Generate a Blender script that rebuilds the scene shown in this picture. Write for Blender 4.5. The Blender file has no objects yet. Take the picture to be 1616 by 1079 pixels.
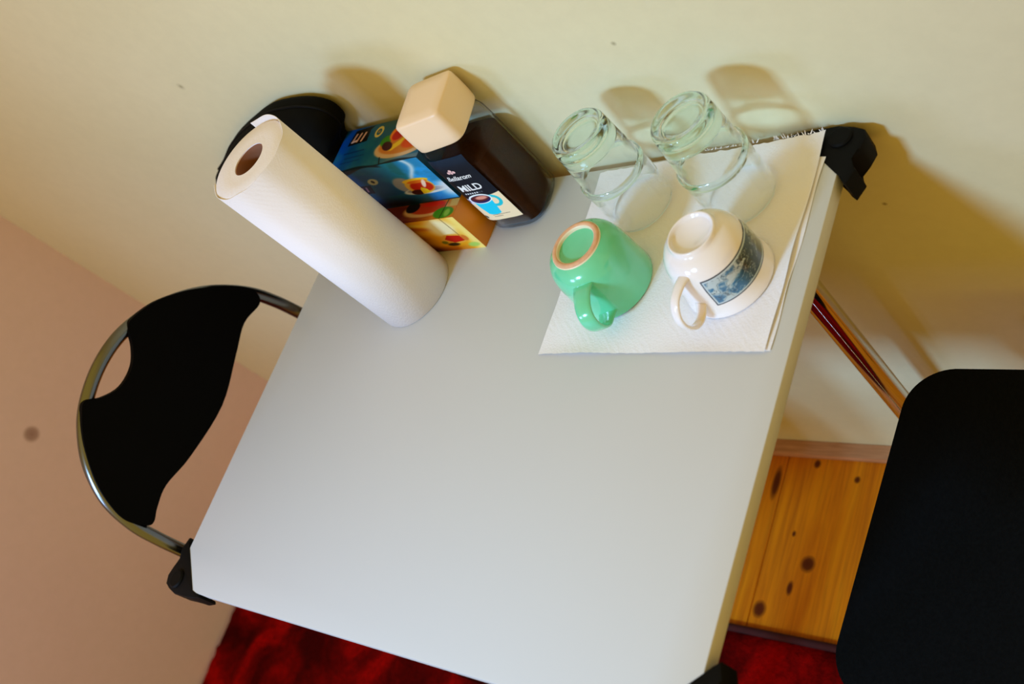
import bpy, bmesh, math, random
import numpy as np
from mathutils import Vector, Matrix, Euler
random.seed(7)
PI = math.pi
S = bpy.context.scene
C = S.collection

# ------------------------------------------------------------------ camera, world, lights, exposure
FOCAL_PX = 1636.6
cam_d = bpy.data.cameras.new('camera')
cam_d.sensor_width = 36.0
cam_d.lens = FOCAL_PX * 36.0 / 1616.0
cam_d.clip_start = 0.02
cam = bpy.data.objects.new('camera', cam_d)
C.objects.link(cam)
cam.location = (1.26079, -0.66030, 0.74166)
cam.rotation_euler = (0.660578936, 0.648565854, 0.426763427)
cam_d.dof.use_dof = True
cam_d.dof.focus_distance = 1.17
cam_d.dof.aperture_fstop = 5.0
S.camera = cam

S.view_settings.view_transform = 'Standard'
S.view_settings.look = 'None'
S.view_settings.gamma = 1.0
S.view_settings.use_curve_mapping = False
S.view_settings.exposure = 0.0

w = bpy.data.worlds.new('room_air')
S.world = w
w.use_nodes = True
w.node_tree.nodes['Background'].inputs[0].default_value = (1.0, 0.66, 0.12, 1)
w.node_tree.nodes['Background'].inputs[1].default_value = 0.76


def area(name, loc, target, sx, sy, power, col, spread=180):
    l = bpy.data.lights.new(name, 'AREA')
    l.shape = 'RECTANGLE'; l.size = sx; l.size_y = sy; l.energy = power; l.color = col; l.spread = math.radians(spread)
    o = bpy.data.objects.new(name, l)
    C.objects.link(o)
    o.location = loc
    o.rotation_euler = (Vector(target) - Vector(loc)).to_track_quat('-Z', 'Y').to_euler()
    return o


area('low_window_daylight', (-0.37, -1.85, 0.66), (-0.05, -0.1, -0.5), 0.36, 0.36, 6.0, (0.33, 0.51, 1.0), 145)
area('high_window_daylight', (0.16, -2.2, 1.20), (0.8, 0.0, -0.45), 0.34, 0.26, 9.4, (0.31, 0.60, 0.97), 78)


# ------------------------------------------------------------------ helpers
def lin(c):
    return tuple((x / 12.92 if x <= 0.04045 else ((x + 0.055) / 1.055) ** 2.4) for x in c[:3])


def rgb(r, g, b):
    return lin((r / 255, g / 255, b / 255))


class NT:
    def __init__(s, name):
        s.m = bpy.data.materials.new(name); s.m.use_nodes = True
        s.t = s.m.node_tree; s.b = s.t.nodes['Principled BSDF']
        s.out = s.t.nodes['Material Output']

    def n(s, kind, **kw):
        nd = s.t.nodes.new(kind)
        for k, v in kw.items():
            if k.startswith('_'):
                key = k[1:].replace('_', ' ')
                nd.inputs[int(key) if key.isdigit() else key].default_value = v
            else:
                setattr(nd, k, v)
        return nd

    def l(s, a, b):
        s.t.links.new(a, b)

    def coord(s, scale=(1, 1, 1), rot=(0, 0, 0), loc=(0, 0, 0)):
        tc = s.n('ShaderNodeTexCoord'); mp = s.n('ShaderNodeMapping')
        mp.inputs['Scale'].default_value = scale; mp.inputs['Rotation'].default_value = rot
        mp.inputs['Location'].default_value = loc
        s.l(tc.outputs['Object'], mp.inputs[0])
        return mp.outputs[0]

    def noise(s, vec, scale, detail=4, rough=0.5, dist=0):
        nd = s.n('ShaderNodeTexNoise', _Scale=scale, _Detail=detail, _Roughness=rough, _Distortion=dist)
        s.l(vec, nd.inputs['Vector'])
        return nd.outputs['Fac']

    def ramp(s, fac, stops, interp='LINEAR'):
        r = s.n('ShaderNodeValToRGB'); r.color_ramp.interpolation = interp
        e = r.color_ramp.elements
        while len(e) < len(stops):
            e.new(0.5)
        for i, (p, c) in enumerate(stops):
            e[i].position = p; e[i].color = (*c[:3], 1) if len(c) >= 3 else (c[0], c[0], c[0], 1)
        s.l(fac, r.inputs[0])
        return r.outputs[0]

    def mix(s, fac, a, b, mode='MIX'):
        m = s.n('ShaderNodeMix', data_type='RGBA', blend_type=mode)
        for sock, v in ((m.inputs[0], fac), (m.inputs[6], a), (m.inputs[7], b)):
            if hasattr(v, 'node'):
                s.l(v, sock)
            else:
                sock.default_value = v if isinstance(v, (int, float)) else (*v[:3], 1)
        return m.outputs[2]

    def math(s, op, a, b=0.0, c=0.0):
        m = s.n('ShaderNodeMath', operation=op)
        for i, v in enumerate((a, b, c)):
            if hasattr(v, 'node'):
                s.l(v, m.inputs[i])
            else:
                m.inputs[i].default_value = v
        return m.outputs[0]

    def bump(s, h, strength=0.2, dist=0.002):
        b = s.n('ShaderNodeBump', _Strength=strength, _Distance=dist)
        s.l(h, b.inputs['Height']); s.l(b.outputs[0], s.b.inputs['Normal'])

    def col(s, c):
        if hasattr(c, 'node'):
            s.l(c, s.b.inputs['Base Color'])
        else:
            s.b.inputs['Base Color'].default_value = (*c[:3], 1)

    def set(s, **kw):
        for k, v in kw.items():
            s.b.inputs[k.replace('_', ' ')].default_value = v
        return s


def simple(name, c, rough=0.5, var=0.06, scale=30, bump=0.0, **kw):
    t = NT(name)
    v = t.coord()
    f = t.noise(v, scale, 4)
    a = tuple(x * (1 - var) for x in c); b = tuple(min(1, x * (1 + var)) for x in c)
    t.col(t.ramp(f, [(0.3, a), (0.7, b)]))
    t.set(Roughness=rough, **kw)
    if bump:
        t.bump(f, bump, 0.001)
    return t.m


def link(name, me, mat, parent=None, smooth=True):
    o = bpy.data.objects.new(name, me)
    C.objects.link(o)
    if mat is not None:
        me.materials.append(mat)
    if smooth:
        for p in me.polygons:
            p.use_smooth = True
    if parent is not None:
        o.parent = parent
    return o


def obj(name, bm, mat, parent=None, smooth=False, sharp=None):
    bmesh.ops.recalc_face_normals(bm, faces=bm.faces)
    me = bpy.data.meshes.new(name)
    bm.to_mesh(me); bm.free()
    o = link(name, me, mat, parent, smooth or sharp is not None)
    if sharp is not None:
        try:
            me.set_sharp_from_angle(angle=math.radians(sharp))
        except Exception:
            pass
    return o


def tag(o, label, cat, group=None):
    o['label'] = label; o['category'] = cat
    if group:
        o['group'] = group
    return o


def thing(name, label, cat, loc=(0, 0, 0), rz=0, group=None):
    o = bpy.data.objects.new(name, None)
    C.objects.link(o)
    o.empty_display_size = 0.02
    o.location = loc; o.rotation_euler = (0, 0, rz)
    return tag(o, label, cat, group)


def box_bm(x0, x1, y0, y1, z0, z1, bev=0.0, seg=2):
    bm = bmesh.new()
    bmesh.ops.create_cube(bm, size=1)
    for v in bm.verts:
        v.co = Vector(((x0 + x1) / 2 + v.co.x * (x1 - x0), (y0 + y1) / 2 + v.co.y * (y1 - y0), (z0 + z1) / 2 + v.co.z * (z1 - z0)))
    if bev:
        bmesh.ops.bevel(bm, geom=list(bm.edges), offset=bev, segments=seg, profile=0.7, affect='EDGES')
    return bm


def lathe_bm(prof, n=72, close=False, x=0, y=0, bm=None, twist=0):
    """prof: list of (r, z)."""
    bm = bm or bmesh.new()
    rings = []
    for r, z in prof:
        if r < 1e-6:
            rings.append([bm.verts.new((x, y, z))])
        else:
            rings.append([bm.verts.new((x + r * math.cos(2 * PI * i / n + twist), y + r * math.sin(2 * PI * i / n + twist), z)) for i in range(n)])
    pairs = list(zip(rings, rings[1:]))
    if close:
        pairs.append((rings[-1], rings[0]))
    for a, b in pairs:
        for i in range(n):
            j = (i + 1) % n
            if len(a) == 1 and len(b) == 1:
                continue
            if len(a) == 1:
                bm.faces.new((a[0], b[j], b[i]))
            elif len(b) == 1:
                bm.faces.new((a[i], a[j], b[0]))
            else:
                bm.faces.new((a[i], a[j], b[j], b[i]))
    return bm


def tube_bm(pts, r, n=16, cap=True, bm=None, flat=1.0, up=None):
    bm = bm or bmesh.new()
    P = [Vector(p) for p in pts]
    rr = r if isinstance(r, (list, tuple)) else [r] * len(P)
    rings = []
    t0 = (P[1] - P[0]).normalized()
    ref = Vector(up) if up else (Vector((0, 0, 1)) if abs(t0.z) < 0.9 else Vector((1, 0, 0)))
    u = (ref - t0 * ref.dot(t0)).normalized()
    for i, p in enumerate(P):
        t = (P[min(i + 1, len(P) - 1)] - P[max(i - 1, 0)]).normalized()
        u = (u - t * u.dot(t)).normalized()
        v = t.cross(u)
        rings.append([bm.verts.new(p + u * (rr[i] * math.cos(2 * PI * k / n)) + v * (rr[i] * flat * math.sin(2 * PI * k / n))) for k in range(n)])
    for a, b in zip(rings, rings[1:]):
        for k in range(n):
            bm.faces.new((a[k], a[(k + 1) % n], b[(k + 1) % n], b[k]))
    if cap:
        bm.faces.new(list(reversed(rings[0]))); bm.faces.new(rings[-1])
    return bm


def catmull(pts, k=8, closed=False):
    P = [Vector(p) for p in pts]; n = len(P); out = []
    rng = range(n if closed else n - 1)
    for i in rng:
        p0 = P[(i - 1) % n] if closed or i > 0 else P[0]
        p1 = P[i]; p2 = P[(i + 1) % n]
        p3 = P[(i + 2) % n] if closed or i + 2 < n else P[-1]
        for s in range(k):
            t = s / k
            out.append(0.5 * ((2 * p1) + (p2 - p0) * t + (2 * p0 - 5 * p1 + 4 * p2 - p3) * t * t + (3 * p1 - p0 - 3 * p2 + p3) * t ** 3))
    if not closed:
        out.append(P[-1])
    return out


def prism_bm(poly, z0, z1, bev=0.0, seg=2, axis='z', f=None):
    """extrude a 2D polygon between z0 and z1; f maps (a, b, h) -> xyz."""
    f = f or (lambda a, b, h: (a, b, h))
    bm = bmesh.new()
    lo = [bm.verts.new((p[0], p[1], z0)) for p in poly]
    hi = [bm.verts.new((p[0], p[1], z1)) for p in poly]
    fl = bm.faces.new(list(reversed(lo))); fh = bm.faces.new(hi)
    n = len(poly)
    for i in range(n):
        bm.faces.new((lo[i], lo[(i + 1) % n], hi[(i + 1) % n], hi[i]))
    if bev:
        es = [e for e in bm.edges if (e.verts[0].co.z == e.verts[1].co.z)]
        bmesh.ops.bevel(bm, geom=es, offset=bev, segments=seg, profile=0.5, affect='EDGES', clamp_overlap=True)
    for v in bm.verts:
        v.co = Vector(f(*v.co))
    return bm


def painted(name, pos, colf, nu, nv, mat, parent):
    """flat print: a fine grid patch whose colours follow colf(U, V) (sRGB 0..1 arrays)."""
    us = np.linspace(0, 1, nu); vs = np.linspace(0, 1, nv)
    U, V = np.meshgrid(us, vs)
    co = [pos(float(a), float(b)) for a, b in zip(U.ravel(), V.ravel())]
    idx = np.arange(nu * nv).reshape(nv, nu)
    faces = np.stack([idx[:-1, :-1], idx[:-1, 1:], idx[1:, 1:], idx[1:, :-1]], -1).reshape(-1, 4)
    me = bpy.data.meshes.new(name)
    me.from_pydata(co, [], faces.tolist())
    c = np.clip(colf(U, V), 0, 1).reshape(-1, 3)
    c = np.where(c <= 0.04045, c / 12.92, ((c + 0.055) / 1.055) ** 2.4)
    at = me.color_attributes.new('print', 'FLOAT_COLOR', 'POINT')
    at.data.foreach_set('color', np.c_[c, np.ones(len(c))].astype(np.float32).ravel())
    return link(name, me, mat, parent)


def print_mat(name, rough=0.35, coat=0.3):
    t = NT(name)
    a = t.n('ShaderNodeAttribute', attribute_name='print')
    t.col(a.outputs['Color'])
    t.set(Roughness=rough, Coat_Weight=coat, Coat_Roughness=0.15, Specular_IOR_Level=0.5 if coat > 0.3 else 0.18)
    return t.m


def text_mesh(name, s, size, mapf, mat, parent, shear=0.0, bold=0.0):
    cu = bpy.data.curves.new(name, 'FONT')
    cu.body = s; cu.size = size; cu.align_x = 'CENTER'; cu.align_y = 'CENTER'
    cu.shear = shear; cu.offset = bold; cu.resolution_u = 4
    tmp = bpy.data.objects.new(name + '_tmp', cu)
    C.objects.link(tmp)
    dg = bpy.context.evaluated_depsgraph_get()
    me = bpy.data.meshes.new_from_object(tmp.evaluated_get(dg))
    bpy.data.objects.remove(tmp)
    bm = bmesh.new(); bm.from_mesh(me)
    bmesh.ops.triangulate(bm, faces=bm.faces)
    bmesh.ops.subdivide_edges(bm, edges=[e for e in bm.edges if e.calc_length() > size * 0.5], cuts=1)
    for v in bm.verts:
        v.co = Vector(mapf(v.co.x, v.co.y))
    bm.to_mesh(me); bm.free()
    return link(name, me, mat, parent, False)


# numpy painting helpers
def vnoise(U, V, fx, fy, seed=0):
    r = np.random.default_rng(seed); G = r.random((64, 64))
    x = U * fx; y = V * fy
    xi = np.floor(x).astype(int); yi = np.floor(y).astype(int)
    tx = x - xi; ty = y - yi
    tx = tx * tx * (3 - 2 * tx); ty = ty * ty * (3 - 2 * ty)
    g = lambda a, b: G[a % 64, b % 64]
    return (g(xi, yi) * (1 - tx) + g(xi + 1, yi) * tx) * (1 - ty) + (g(xi, yi + 1) * (1 - tx) + g(xi + 1, yi + 1) * tx) * ty


def fbm(U, V, fx, fy, seed=0, o=4):
    s = 0; a = 0.5; t = 0
    for i in range(o):
        s = s + a * vnoise(U, V, fx * 2 ** i, fy * 2 ** i, seed + i); t += a; a *= 0.5
    return s / t


def sstep(x, a, b):
    t = np.clip((x - a) / (b - a), 0, 1)
    return t * t * (3 - 2 * t)


def blend(img, m, c):
    m = np.clip(m, 0, 1)[..., None]
    return img * (1 - m) + np.array(c) / 255.0 * m


def ellm(U, V, cu, cv, ru, rv, soft=0.15, rot=0.0):
    a = U - cu; b = V - cv
    if rot:
        c, s = math.cos(rot), math.sin(rot); a, b = a * c + b * s, -a * s + b * c
    d = np.sqrt((a / ru) ** 2 + (b / rv) ** 2)
    return 1 - sstep(d, 1 - soft, 1 + soft)


def ringm(U, V, cu, cv, ru, rv, wd, soft=0.08):
    d = np.sqrt(((U - cu) / ru) ** 2 + ((V - cv) / rv) ** 2)
    return 1 - sstep(np.abs(d - 1), wd, wd + soft)


def linem(U, V, u0, v0, u1, v1, wd, asp=1.0):
    dx = (u1 - u0) * asp; dy = v1 - v0
    a = (U - u0) * asp; b = V - v0
    t = np.clip((a * dx + b * dy) / (dx * dx + dy * dy), 0, 1)
    d = np.hypot(a - t * dx, b - t * dy)
    return 1 - sstep(d, wd * 0.6, wd * 1.3)


def polym(U, V, pts):
    inside = np.zeros(U.shape, bool); n = len(pts)
    for i in range(n):
        x0, y0 = pts[i]; x1, y1 = pts[(i + 1) % n]
        c = ((y0 > V) != (y1 > V)) & (U < (x1 - x0) * (V - y0) / (y1 - y0 + 1e-12) + x0)
        inside ^= c
    return inside.astype(float)


# ------------------------------------------------------------------ constants of the place
W, D = 0.80, 0.5953          # table top
WALL_Y = 0.012
WALL_X = -1.045
FLOOR = -0.805
TH = 0.0176

# ------------------------------------------------------------------ materials
def wall_mat(name, c, c2, spots):
    t = NT(name)
    v = t.coord()
    n1 = t.noise(v, 1.6, 3); n2 = t.noise(v, 55, 5, 0.6); n3 = t.noise(v, 260, 3)
    base = t.ramp(n1, [(0.3, c), (0.7, c2)])
    base = t.mix(t.ramp(n2, [(0.35, (0.05,) * 3), (0.7, (0.0,) * 3)]), base, rgb(150, 140, 110))
    tc = t.n('ShaderNodeTexCoord')
    for (p, r, cc) in spots:
        d = t.n('ShaderNodeVectorMath', operation='DISTANCE')
        t.l(tc.outputs['Object'], d.inputs[0]); d.inputs[1].default_value = p
        base = t.mix(t.ramp(d.outputs['Value'], [(0.0, (0.75,) * 3), (r, (0.6,) * 3), (r * 1.5, (0,) * 3)]), base, cc)
    t.col(base)
    t.set(Roughness=0.75)
    h = t.math('ADD', t.math('MULTIPLY', n2, 0.6), t.math('MULTIPLY', n3, 0.3))
    t.bump(h, 0.25, 0.0015)
    return t.m


M = {}
M['wall_back'] = wall_mat('cream_wall_paint', rgb(222, 214, 172), rgb(230, 223, 186),
                          [((0.78, WALL_Y, -0.14), 0.0025, rgb(110, 80, 20)), ((0.62, WALL_Y, 0.17), 0.002, rgb(140, 130, 90)),
                           ((-0.05, WALL_Y, 0.29), 0.003, rgb(130, 120, 80))])
M['wall_left'] = wall_mat('rosy_left_wall', rgb(230, 208, 214), rgb(236, 216, 220),  # left wall gets a pinker base colour than the back wall
                          [((WALL_X, -0.366, -0.142), 0.013, rgb(125, 85, 65))])
M['ceiling'] = wall_mat('ceiling_paint', rgb(225, 220, 200), rgb(230, 226, 210), [])


def pine(name, knots, seed=0, dark=1.0):
    t = NT(name)
    v = t.coord((9, 0.9, 9), loc=(seed * 3.7, seed * 1.3, 0))
    f = t.noise(v, 4.0, 5, 0.6, 0.6)
    v2 = t.coord((55, 1.6, 30), loc=(seed * 2.1, 0, 0))
    g = t.noise(v2, 3.0, 4, 0.6, 0.8)
    base = t.ramp(f, [(0.3, rgb(206, 112, 4)), (0.5, rgb(226, 132, 4)), (0.72, rgb(236, 150, 10))])
    base = t.mix(t.ramp(g, [(0.42, (0.0,) * 3), (0.75, (0.62,) * 3)]), base, rgb(168, 84, 6))
    tc = t.n('ShaderNodeTexCoord')
    for (x, y, rx, ry) in knots:
        mp = t.n('ShaderNodeMapping'); mp.inputs['Location'].default_value = (-x / rx, -y / ry, 0)
        mp.inputs['Scale'].default_value = (1 / rx, 1 / ry, 0)
        t.l(tc.outputs['Object'], mp.inputs[0])
        ln = t.n('ShaderNodeVectorMath', operation='LENGTH'); t.l(mp.outputs[0], ln.inputs[0])
        ds = t.math('ADD', ln.outputs['Value'], t.math('MULTIPLY', t.math('SUBTRACT', g, 0.5), 0.5))
        base = t.mix(t.ramp(ds, [(0.0, (0.95,) * 3), (0.55, (0.9,) * 3), (0.95, (0.25,) * 3), (1.0, (0.0,) * 3)]), base, rgb(74, 12, 0))
    t.col(base)
    t.set(Roughness=0.5, Specular_IOR_Level=0.25)
    t.bump(g, 0.08, 0.001)
    return t.m


M['trim'] = pine('pale_trim_wood', [], 9)
t = NT('trim_wood'); v = t.coord((2, 30, 30)); f = t.noise(v, 6, 5, 0.6)
t.col(t.ramp(f, [(0.3, rgb(176, 122, 76)), (0.7, rgb(214, 160, 118))])); t.set(Roughness=0.6); t.bump(f, 0.3, 0.001)
M['trim'] = t.m

t = NT('laminate_white'); v = t.coord((1, 1, 1)); n = t.noise(v, 220, 3, 0.6); n2 = t.noise(v, 5, 3)
t.col(t.mix(t.ramp(n2, [(0.3, (0.0,) * 3), (0.8, (0.05,) * 3)]), rgb(206, 208, 208), rgb(190, 188, 186)))
t.set(Roughness=0.46); t.bump(n, 0.06, 0.0004); M['laminate'] = t.m
M['edge'] = simple('laminate_edge', rgb(212, 205, 192), 0.5, 0.03)
M['blackplastic'] = simple('black_plastic', (0.003, 0.003, 0.003), 0.6, 0.1, 80, 0.1, Specular_IOR_Level=0.10)
M['black_shell'] = simple('black_shell_plastic', (0.0008, 0.0008, 0.0008), 0.6, 0.1, 200, 0.1, Specular_IOR_Level=0.05)
M['chrome'] = simple('chrome', (0.72, 0.72, 0.72), 0.09, 0.02, 10, Metallic=1.0)
M['steel'] = simple('satin_steel_tube', (0.17, 0.18, 0.18), 0.22, 0.04, 20, Metallic=1.0)
t = NT('black_upholstery'); v = t.coord((1, 1, 1)); wv = t.n('ShaderNodeTexWave', _Scale=260.0, _Distortion=1.5); t.l(v, wv.inputs['Vector'])
n = t.noise(v, 300, 3); t.col(t.ramp(n, [(0.3, (0.0010, 0.0016, 0.0020)), (0.7, (0.0024, 0.0036, 0.0046))]))
t.set(Roughness=0.85, Specular_IOR_Level=0.1); t.bump(wv.outputs['Fac'], 0.35, 0.001); M['fabric'] = t.m

# paper towel
def paper(name, c, strength=0.5):
    t = NT(name)
    v = t.coord((1, 1, 1))
    vo = t.n('ShaderNodeTexVoronoi', _Scale=420.0, feature='F1'); t.l(v, vo.inputs['Vector'])
    big = t.noise(v, 28, 2)
    w1 = t.n('ShaderNodeTexWave', _Scale=62.0, bands_direction='DIAGONAL'); t.l(v, w1.inputs['Vector'])
    mask = t.ramp(big, [(0.48, (0,) * 3), (0.56, (1,) * 3)])
    h = t.math('ADD', t.math('MULTIPLY', vo.outputs['Distance'], 1.0), t.math('MULTIPLY', t.math('MULTIPLY', w1.outputs['Fac'], mask), 0.5))
    t.col(c)
    t.set(Roughness=0.9, Specular_IOR_Level=0.15, Subsurface_Weight=0.0)
    t.bump(h, strength, 0.0009)
    return t.m


M['paper'] = paper('towel_paper', rgb(244, 242, 246), 0.22)
M['paper_roll'] = paper('towel_roll_paper', rgb(246, 240, 240), 0.15)
M['card'] = simple('brown_cardboard', rgb(150, 96, 66), 0.85, 0.08, 60)
t = NT('roll_end_layers'); v = t.coord(); wv = t.n('ShaderNodeTexNoise', _Scale=60.0); t.l(v, wv.inputs['Vector'])
t.col(t.ramp(wv.outputs['Fac'], [(0.3, rgb(226, 208, 196)), (0.7, rgb(238, 222, 210))])); t.set(Roughness=0.9)
t.bump(wv.outputs['Fac'], 0.2, 0.002); M['roll_end'] = t.m


def glass(name, c, ior=1.47, rough=0.0, dens=0.0, clear=None):
    """real refracting glass; with clear=(lo, hi) thin walls pass the view straight through where seen face on"""
    t = NT(name)
    t.t.nodes.remove(t.b)
    g = t.n('ShaderNodeBsdfGlass', _IOR=ior, _Roughness=rough); g.inputs['Color'].default_value = (*c, 1)
    if clear:
        tr = t.n('ShaderNodeBsdfTransparent'); tr.inputs['Color'].default_value = (*c, 1)
        lw = t.n('ShaderNodeLayerWeight', _Blend=0.5)
        f = t.ramp(lw.outputs['Facing'], [(clear[0], (clear[2],) * 3), (clear[1], (1,) * 3)])
        m = t.n('ShaderNodeMixShader')
        t.l(f, m.inputs[0]); t.l(tr.outputs[0], m.inputs[1]); t.l(g.outputs[0], m.inputs[2])
        t.l(m.outputs[0], t.out.inputs['Surface'])
    else:
        t.l(g.outputs[0], t.out.inputs['Surface'])
    return t.m


M['glass'] = glass('tumbler_glass', (0.925, 0.985, 0.972), 1.48)
M['glass_thin'] = glass('tumbler_wall_glass', (0.985, 0.998, 0.992), 1.35, clear=(0.50, 0.82, 0.04))
M['jar_glass'] = glass('jar_glass', (0.97, 0.985, 1.0), 1.4, clear=(0.6, 0.97, 0.03))
M['coffee'] = simple('coffee_granules', rgb(54, 28, 12), 0.9, 0.25, 300, 0.2, Specular_IOR_Level=0.0)
M['lid'] = simple('ivory_plastic', rgb(244, 216, 182), 0.34, 0.01, 20, Specular_IOR_Level=0.4)
t = NT('mint_green_glaze'); v = t.coord(); n = t.noise(v, 18, 3)
t.col(t.ramp(n, [(0.3, rgb(96, 208, 156)), (0.7, rgb(116, 222, 176))])); t.set(Roughness=0.16, Coat_Weight=0.7, Coat_Roughness=0.05); M['green'] = t.m
M['terracotta'] = simple('unglazed_clay', rgb(226, 176, 136), 0.8, 0.1, 150, 0.2)
M['cream_line'] = simple('glaze_edge', rgb(240, 224, 190), 0.4, 0.03)
M['porcelain'] = simple('white_porcelain', rgb(244, 238, 236), 0.12, 0.01, 10, Coat_Weight=0.6, Coat_Roughness=0.04)
M['print'] = print_mat('carton_print', 0.45, 0.04)
M['label_print'] = print_mat('label_print', 0.5, 0.0)
M['cup_print'] = print_mat('glazed_cup_print', 0.15, 0.6)
M['text_white'] = simple('white_ink', rgb(238, 240, 240), 0.5, 0.02)
M['text_pink'] = simple('pale_pink_ink', rgb(236, 190, 190), 0.5, 0.02)
t = NT('red_shag'); v = t.coord((1, 1, 1)); n = t.noise(v, 6.0, 4, 0.55, 0.9); n2 = t.noise(v, 120, 3)
base = t.ramp(n, [(0.36, rgb(64, 1, 1)), (0.5, rgb(106, 2, 1)), (0.64, rgb(158, 4, 2))])
base = t.mix(t.ramp(n2, [(0.35, (0.3,) * 3), (0.6, (0.0,) * 3)]), base, rgb(20, 0, 0))
t.col(base); t.set(Roughness=0.95, Specular_IOR_Level=0.05); t.bump(n2, 0.8, 0.004); M['rug'] = t.m
M['rug_edge'] = simple('rug_binding', rgb(60, 3, 2), 0.9, 0.2, 80)
M['pouch'] = simple('black_soft_nylon', (0.0035, 0.0035, 0.0025), 0.8, 0.2, 60, 0.2, Specular_IOR_Level=0.06)


# ------------------------------------------------------------------ room
def struct(name, o, kind='structure'):
    o['kind'] = kind
    return o


X1, YF, ZC = 2.6, -3.0, 1.75
struct('wall_back', obj('wall_back', box_bm(WALL_X - 0.1, X1, WALL_Y, WALL_Y + 0.1, FLOOR - 0.05, ZC), M['wall_back']))
struct('wall_left', obj('wall_left', box_bm(WALL_X - 0.1, WALL_X, YF, WALL_Y, FLOOR - 0.05, ZC), M['wall_left']))

fl = struct('floor', obj('floor', box_bm(WALL_X, X1, YF, WALL_Y, FLOOR - 0.05, FLOOR - 0.012), simple('floor_subfloor', rgb(60, 30, 8), 0.9)))
PW = 0.205
KN = [(0.4359, -0.2022, 0.014, 0.016), (0.3700, -0.2900, 0.013, 0.016), (0.3425, -0.0656, 0.009, 0.035),
      (0.4099, -0.0241, 0.007, 0.009), (0.3984, -0.1536, 0.004, 0.006), (0.4141, -0.2470, 0.006, 0.014), (0.487, -0.047, 0.006, 0.007)]
seam0 = 0.354
k0 = -7
px = []
i = 0
mats = [pine('pine_board', KN, 1), pine('pine_board', [], 2), pine('pine_board', [], 3)]
x = seam0 - 7 * PW
while x < X1:
    a, b = max(x, WALL_X), min(x + PW, X1)
    if b > a:
        near = abs(x - seam0) < PW * 1.1
        p = obj('plank', box_bm(a + 0.0006, b - 0.0006, YF, WALL_Y, FLOOR - 0.012, FLOOR, 0.0012, 1), mats[0] if near else mats[1 + i % 2], fl)
    x += PW; i += 1

struct('trim_1', obj('trim_1', box_bm(WALL_X, X1, -0.0145, WALL_Y, FLOOR, -0.789, 0.003, 2), M['trim']))

# rug
def rug():
    root = thing('shaggy_rug', 'dark red and black patterned rug on the pine floor under the table', 'rug', (0, 0, FLOOR))
    x0, x1, y0, y1 = WALL_X + 0.004, 1.9, -2.2, -0.334
    nx, ny = 200, 130
    vs = []
    r = random.Random(3)
    for j in range(ny + 1):
        for i in range(nx + 1):
            x = x0 + (x1 - x0) * i / nx; y = y0 + (y1 - y0) * j / ny
            e = 0.0 if i in (0, nx) or j in (0, ny) else 1.0
            vs.append((x + r.uniform(-.003, .003) * e, y + r.uniform(-.003, .003) * e, 0.002 + e * (0.007 + r.uniform(0, 0.006))))
    fs = [(j * (nx + 1) + i, j * (nx + 1) + i + 1, (j + 1) * (nx + 1) + i + 1, (j + 1) * (nx + 1) + i) for j in range(ny) for i in range(nx)]
    me = bpy.data.meshes.new('pile'); me.from_pydata(vs, [], fs)
    o = link('pile', me, M['rug'], root); o['kind'] = 'stuff'
    bm = tube_bm([(x0, y1 + .004, .006), (x1, y1 + .004, .006)], 0.0065, 8)
    obj('edge_binding', bm, M['rug_edge'], root, True)


rug()

# ------------------------------------------------------------------ table
table = thing('folding_table', 'white folding table with black plastic corners against the cream wall', 'table', (0.4, -0.3, FLOOR))
TO = (-0.4, 0.3, -FLOOR)


def tp(o):
    """child given in world coordinates"""
    o.location = TO
    return o


ch = 0.0503
poly = [(ch, 0), (0, -ch), (0, -D + ch), (ch, -D), (W - ch, -D), (W, -D + ch), (W, -ch), (W - ch, 0)]
poly = list(reversed(poly))
bm = prism_bm(poly, -TH, 0.0, 0.0011, 2)
tp(obj('tabletop', bm, M['laminate'], table, sharp=40))
bm = prism_bm([(0.06, -0.06), (0.06, -D + 0.06), (W - 0.06, -D + 0.06), (W - 0.06, -0.06)], -TH - 0.012, -TH, 0.002, 1)
tp(obj('underframe', bm, M['blackplastic'], table))

BR = [(0.0503, 0.0), (0.0, 0.0503), (-0.006, 0.061), (-0.012, 0.066), (-0.0185, 0.050), (-0.0085, 0.036), (-0.0175, 0.026), (-0.0215, 0.012), (-0.017, 0.001),
      (-0.006, -0.004), (0.012, -0.0085), (0.034, -0.0075), (0.058, -0.0075), (0.070, -0.004), (0.066, 0.0)]
for cx_, cy_, sx, sy in ((0, 0, 1, -1), (W, 0, -1, -1), (0, -D, 1, 1), (W, -D, -1, 1)):
    pts = [(cx_ + a * sx, cy_ + b * sy) for a, b in BR]
    if cy_ == 0:
        pts = [(a, min(b, 0.0108)) for a, b in pts]
    if sx * sy > 0:
        pts = list(reversed(pts))
    bm = prism_bm(pts, -TH - 0.012, 0.0004, 0.0022, 2)
    br = tp(obj('corner_bracket', bm, M['blackplastic'], table, sharp=40))
    bm = lathe_bm([(0, -0.032), (0.012, -0.032), (0.0125, 0.0018), (0.0105, 0.0035), (0, 0.0035)], 24, x=cx_ + sx * 0.006, y=cy_ + sy * (0.010 if cy_ else 0.008))
    obj('hinge_cap', bm, M['blackplastic'], br, sharp=40)
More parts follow.
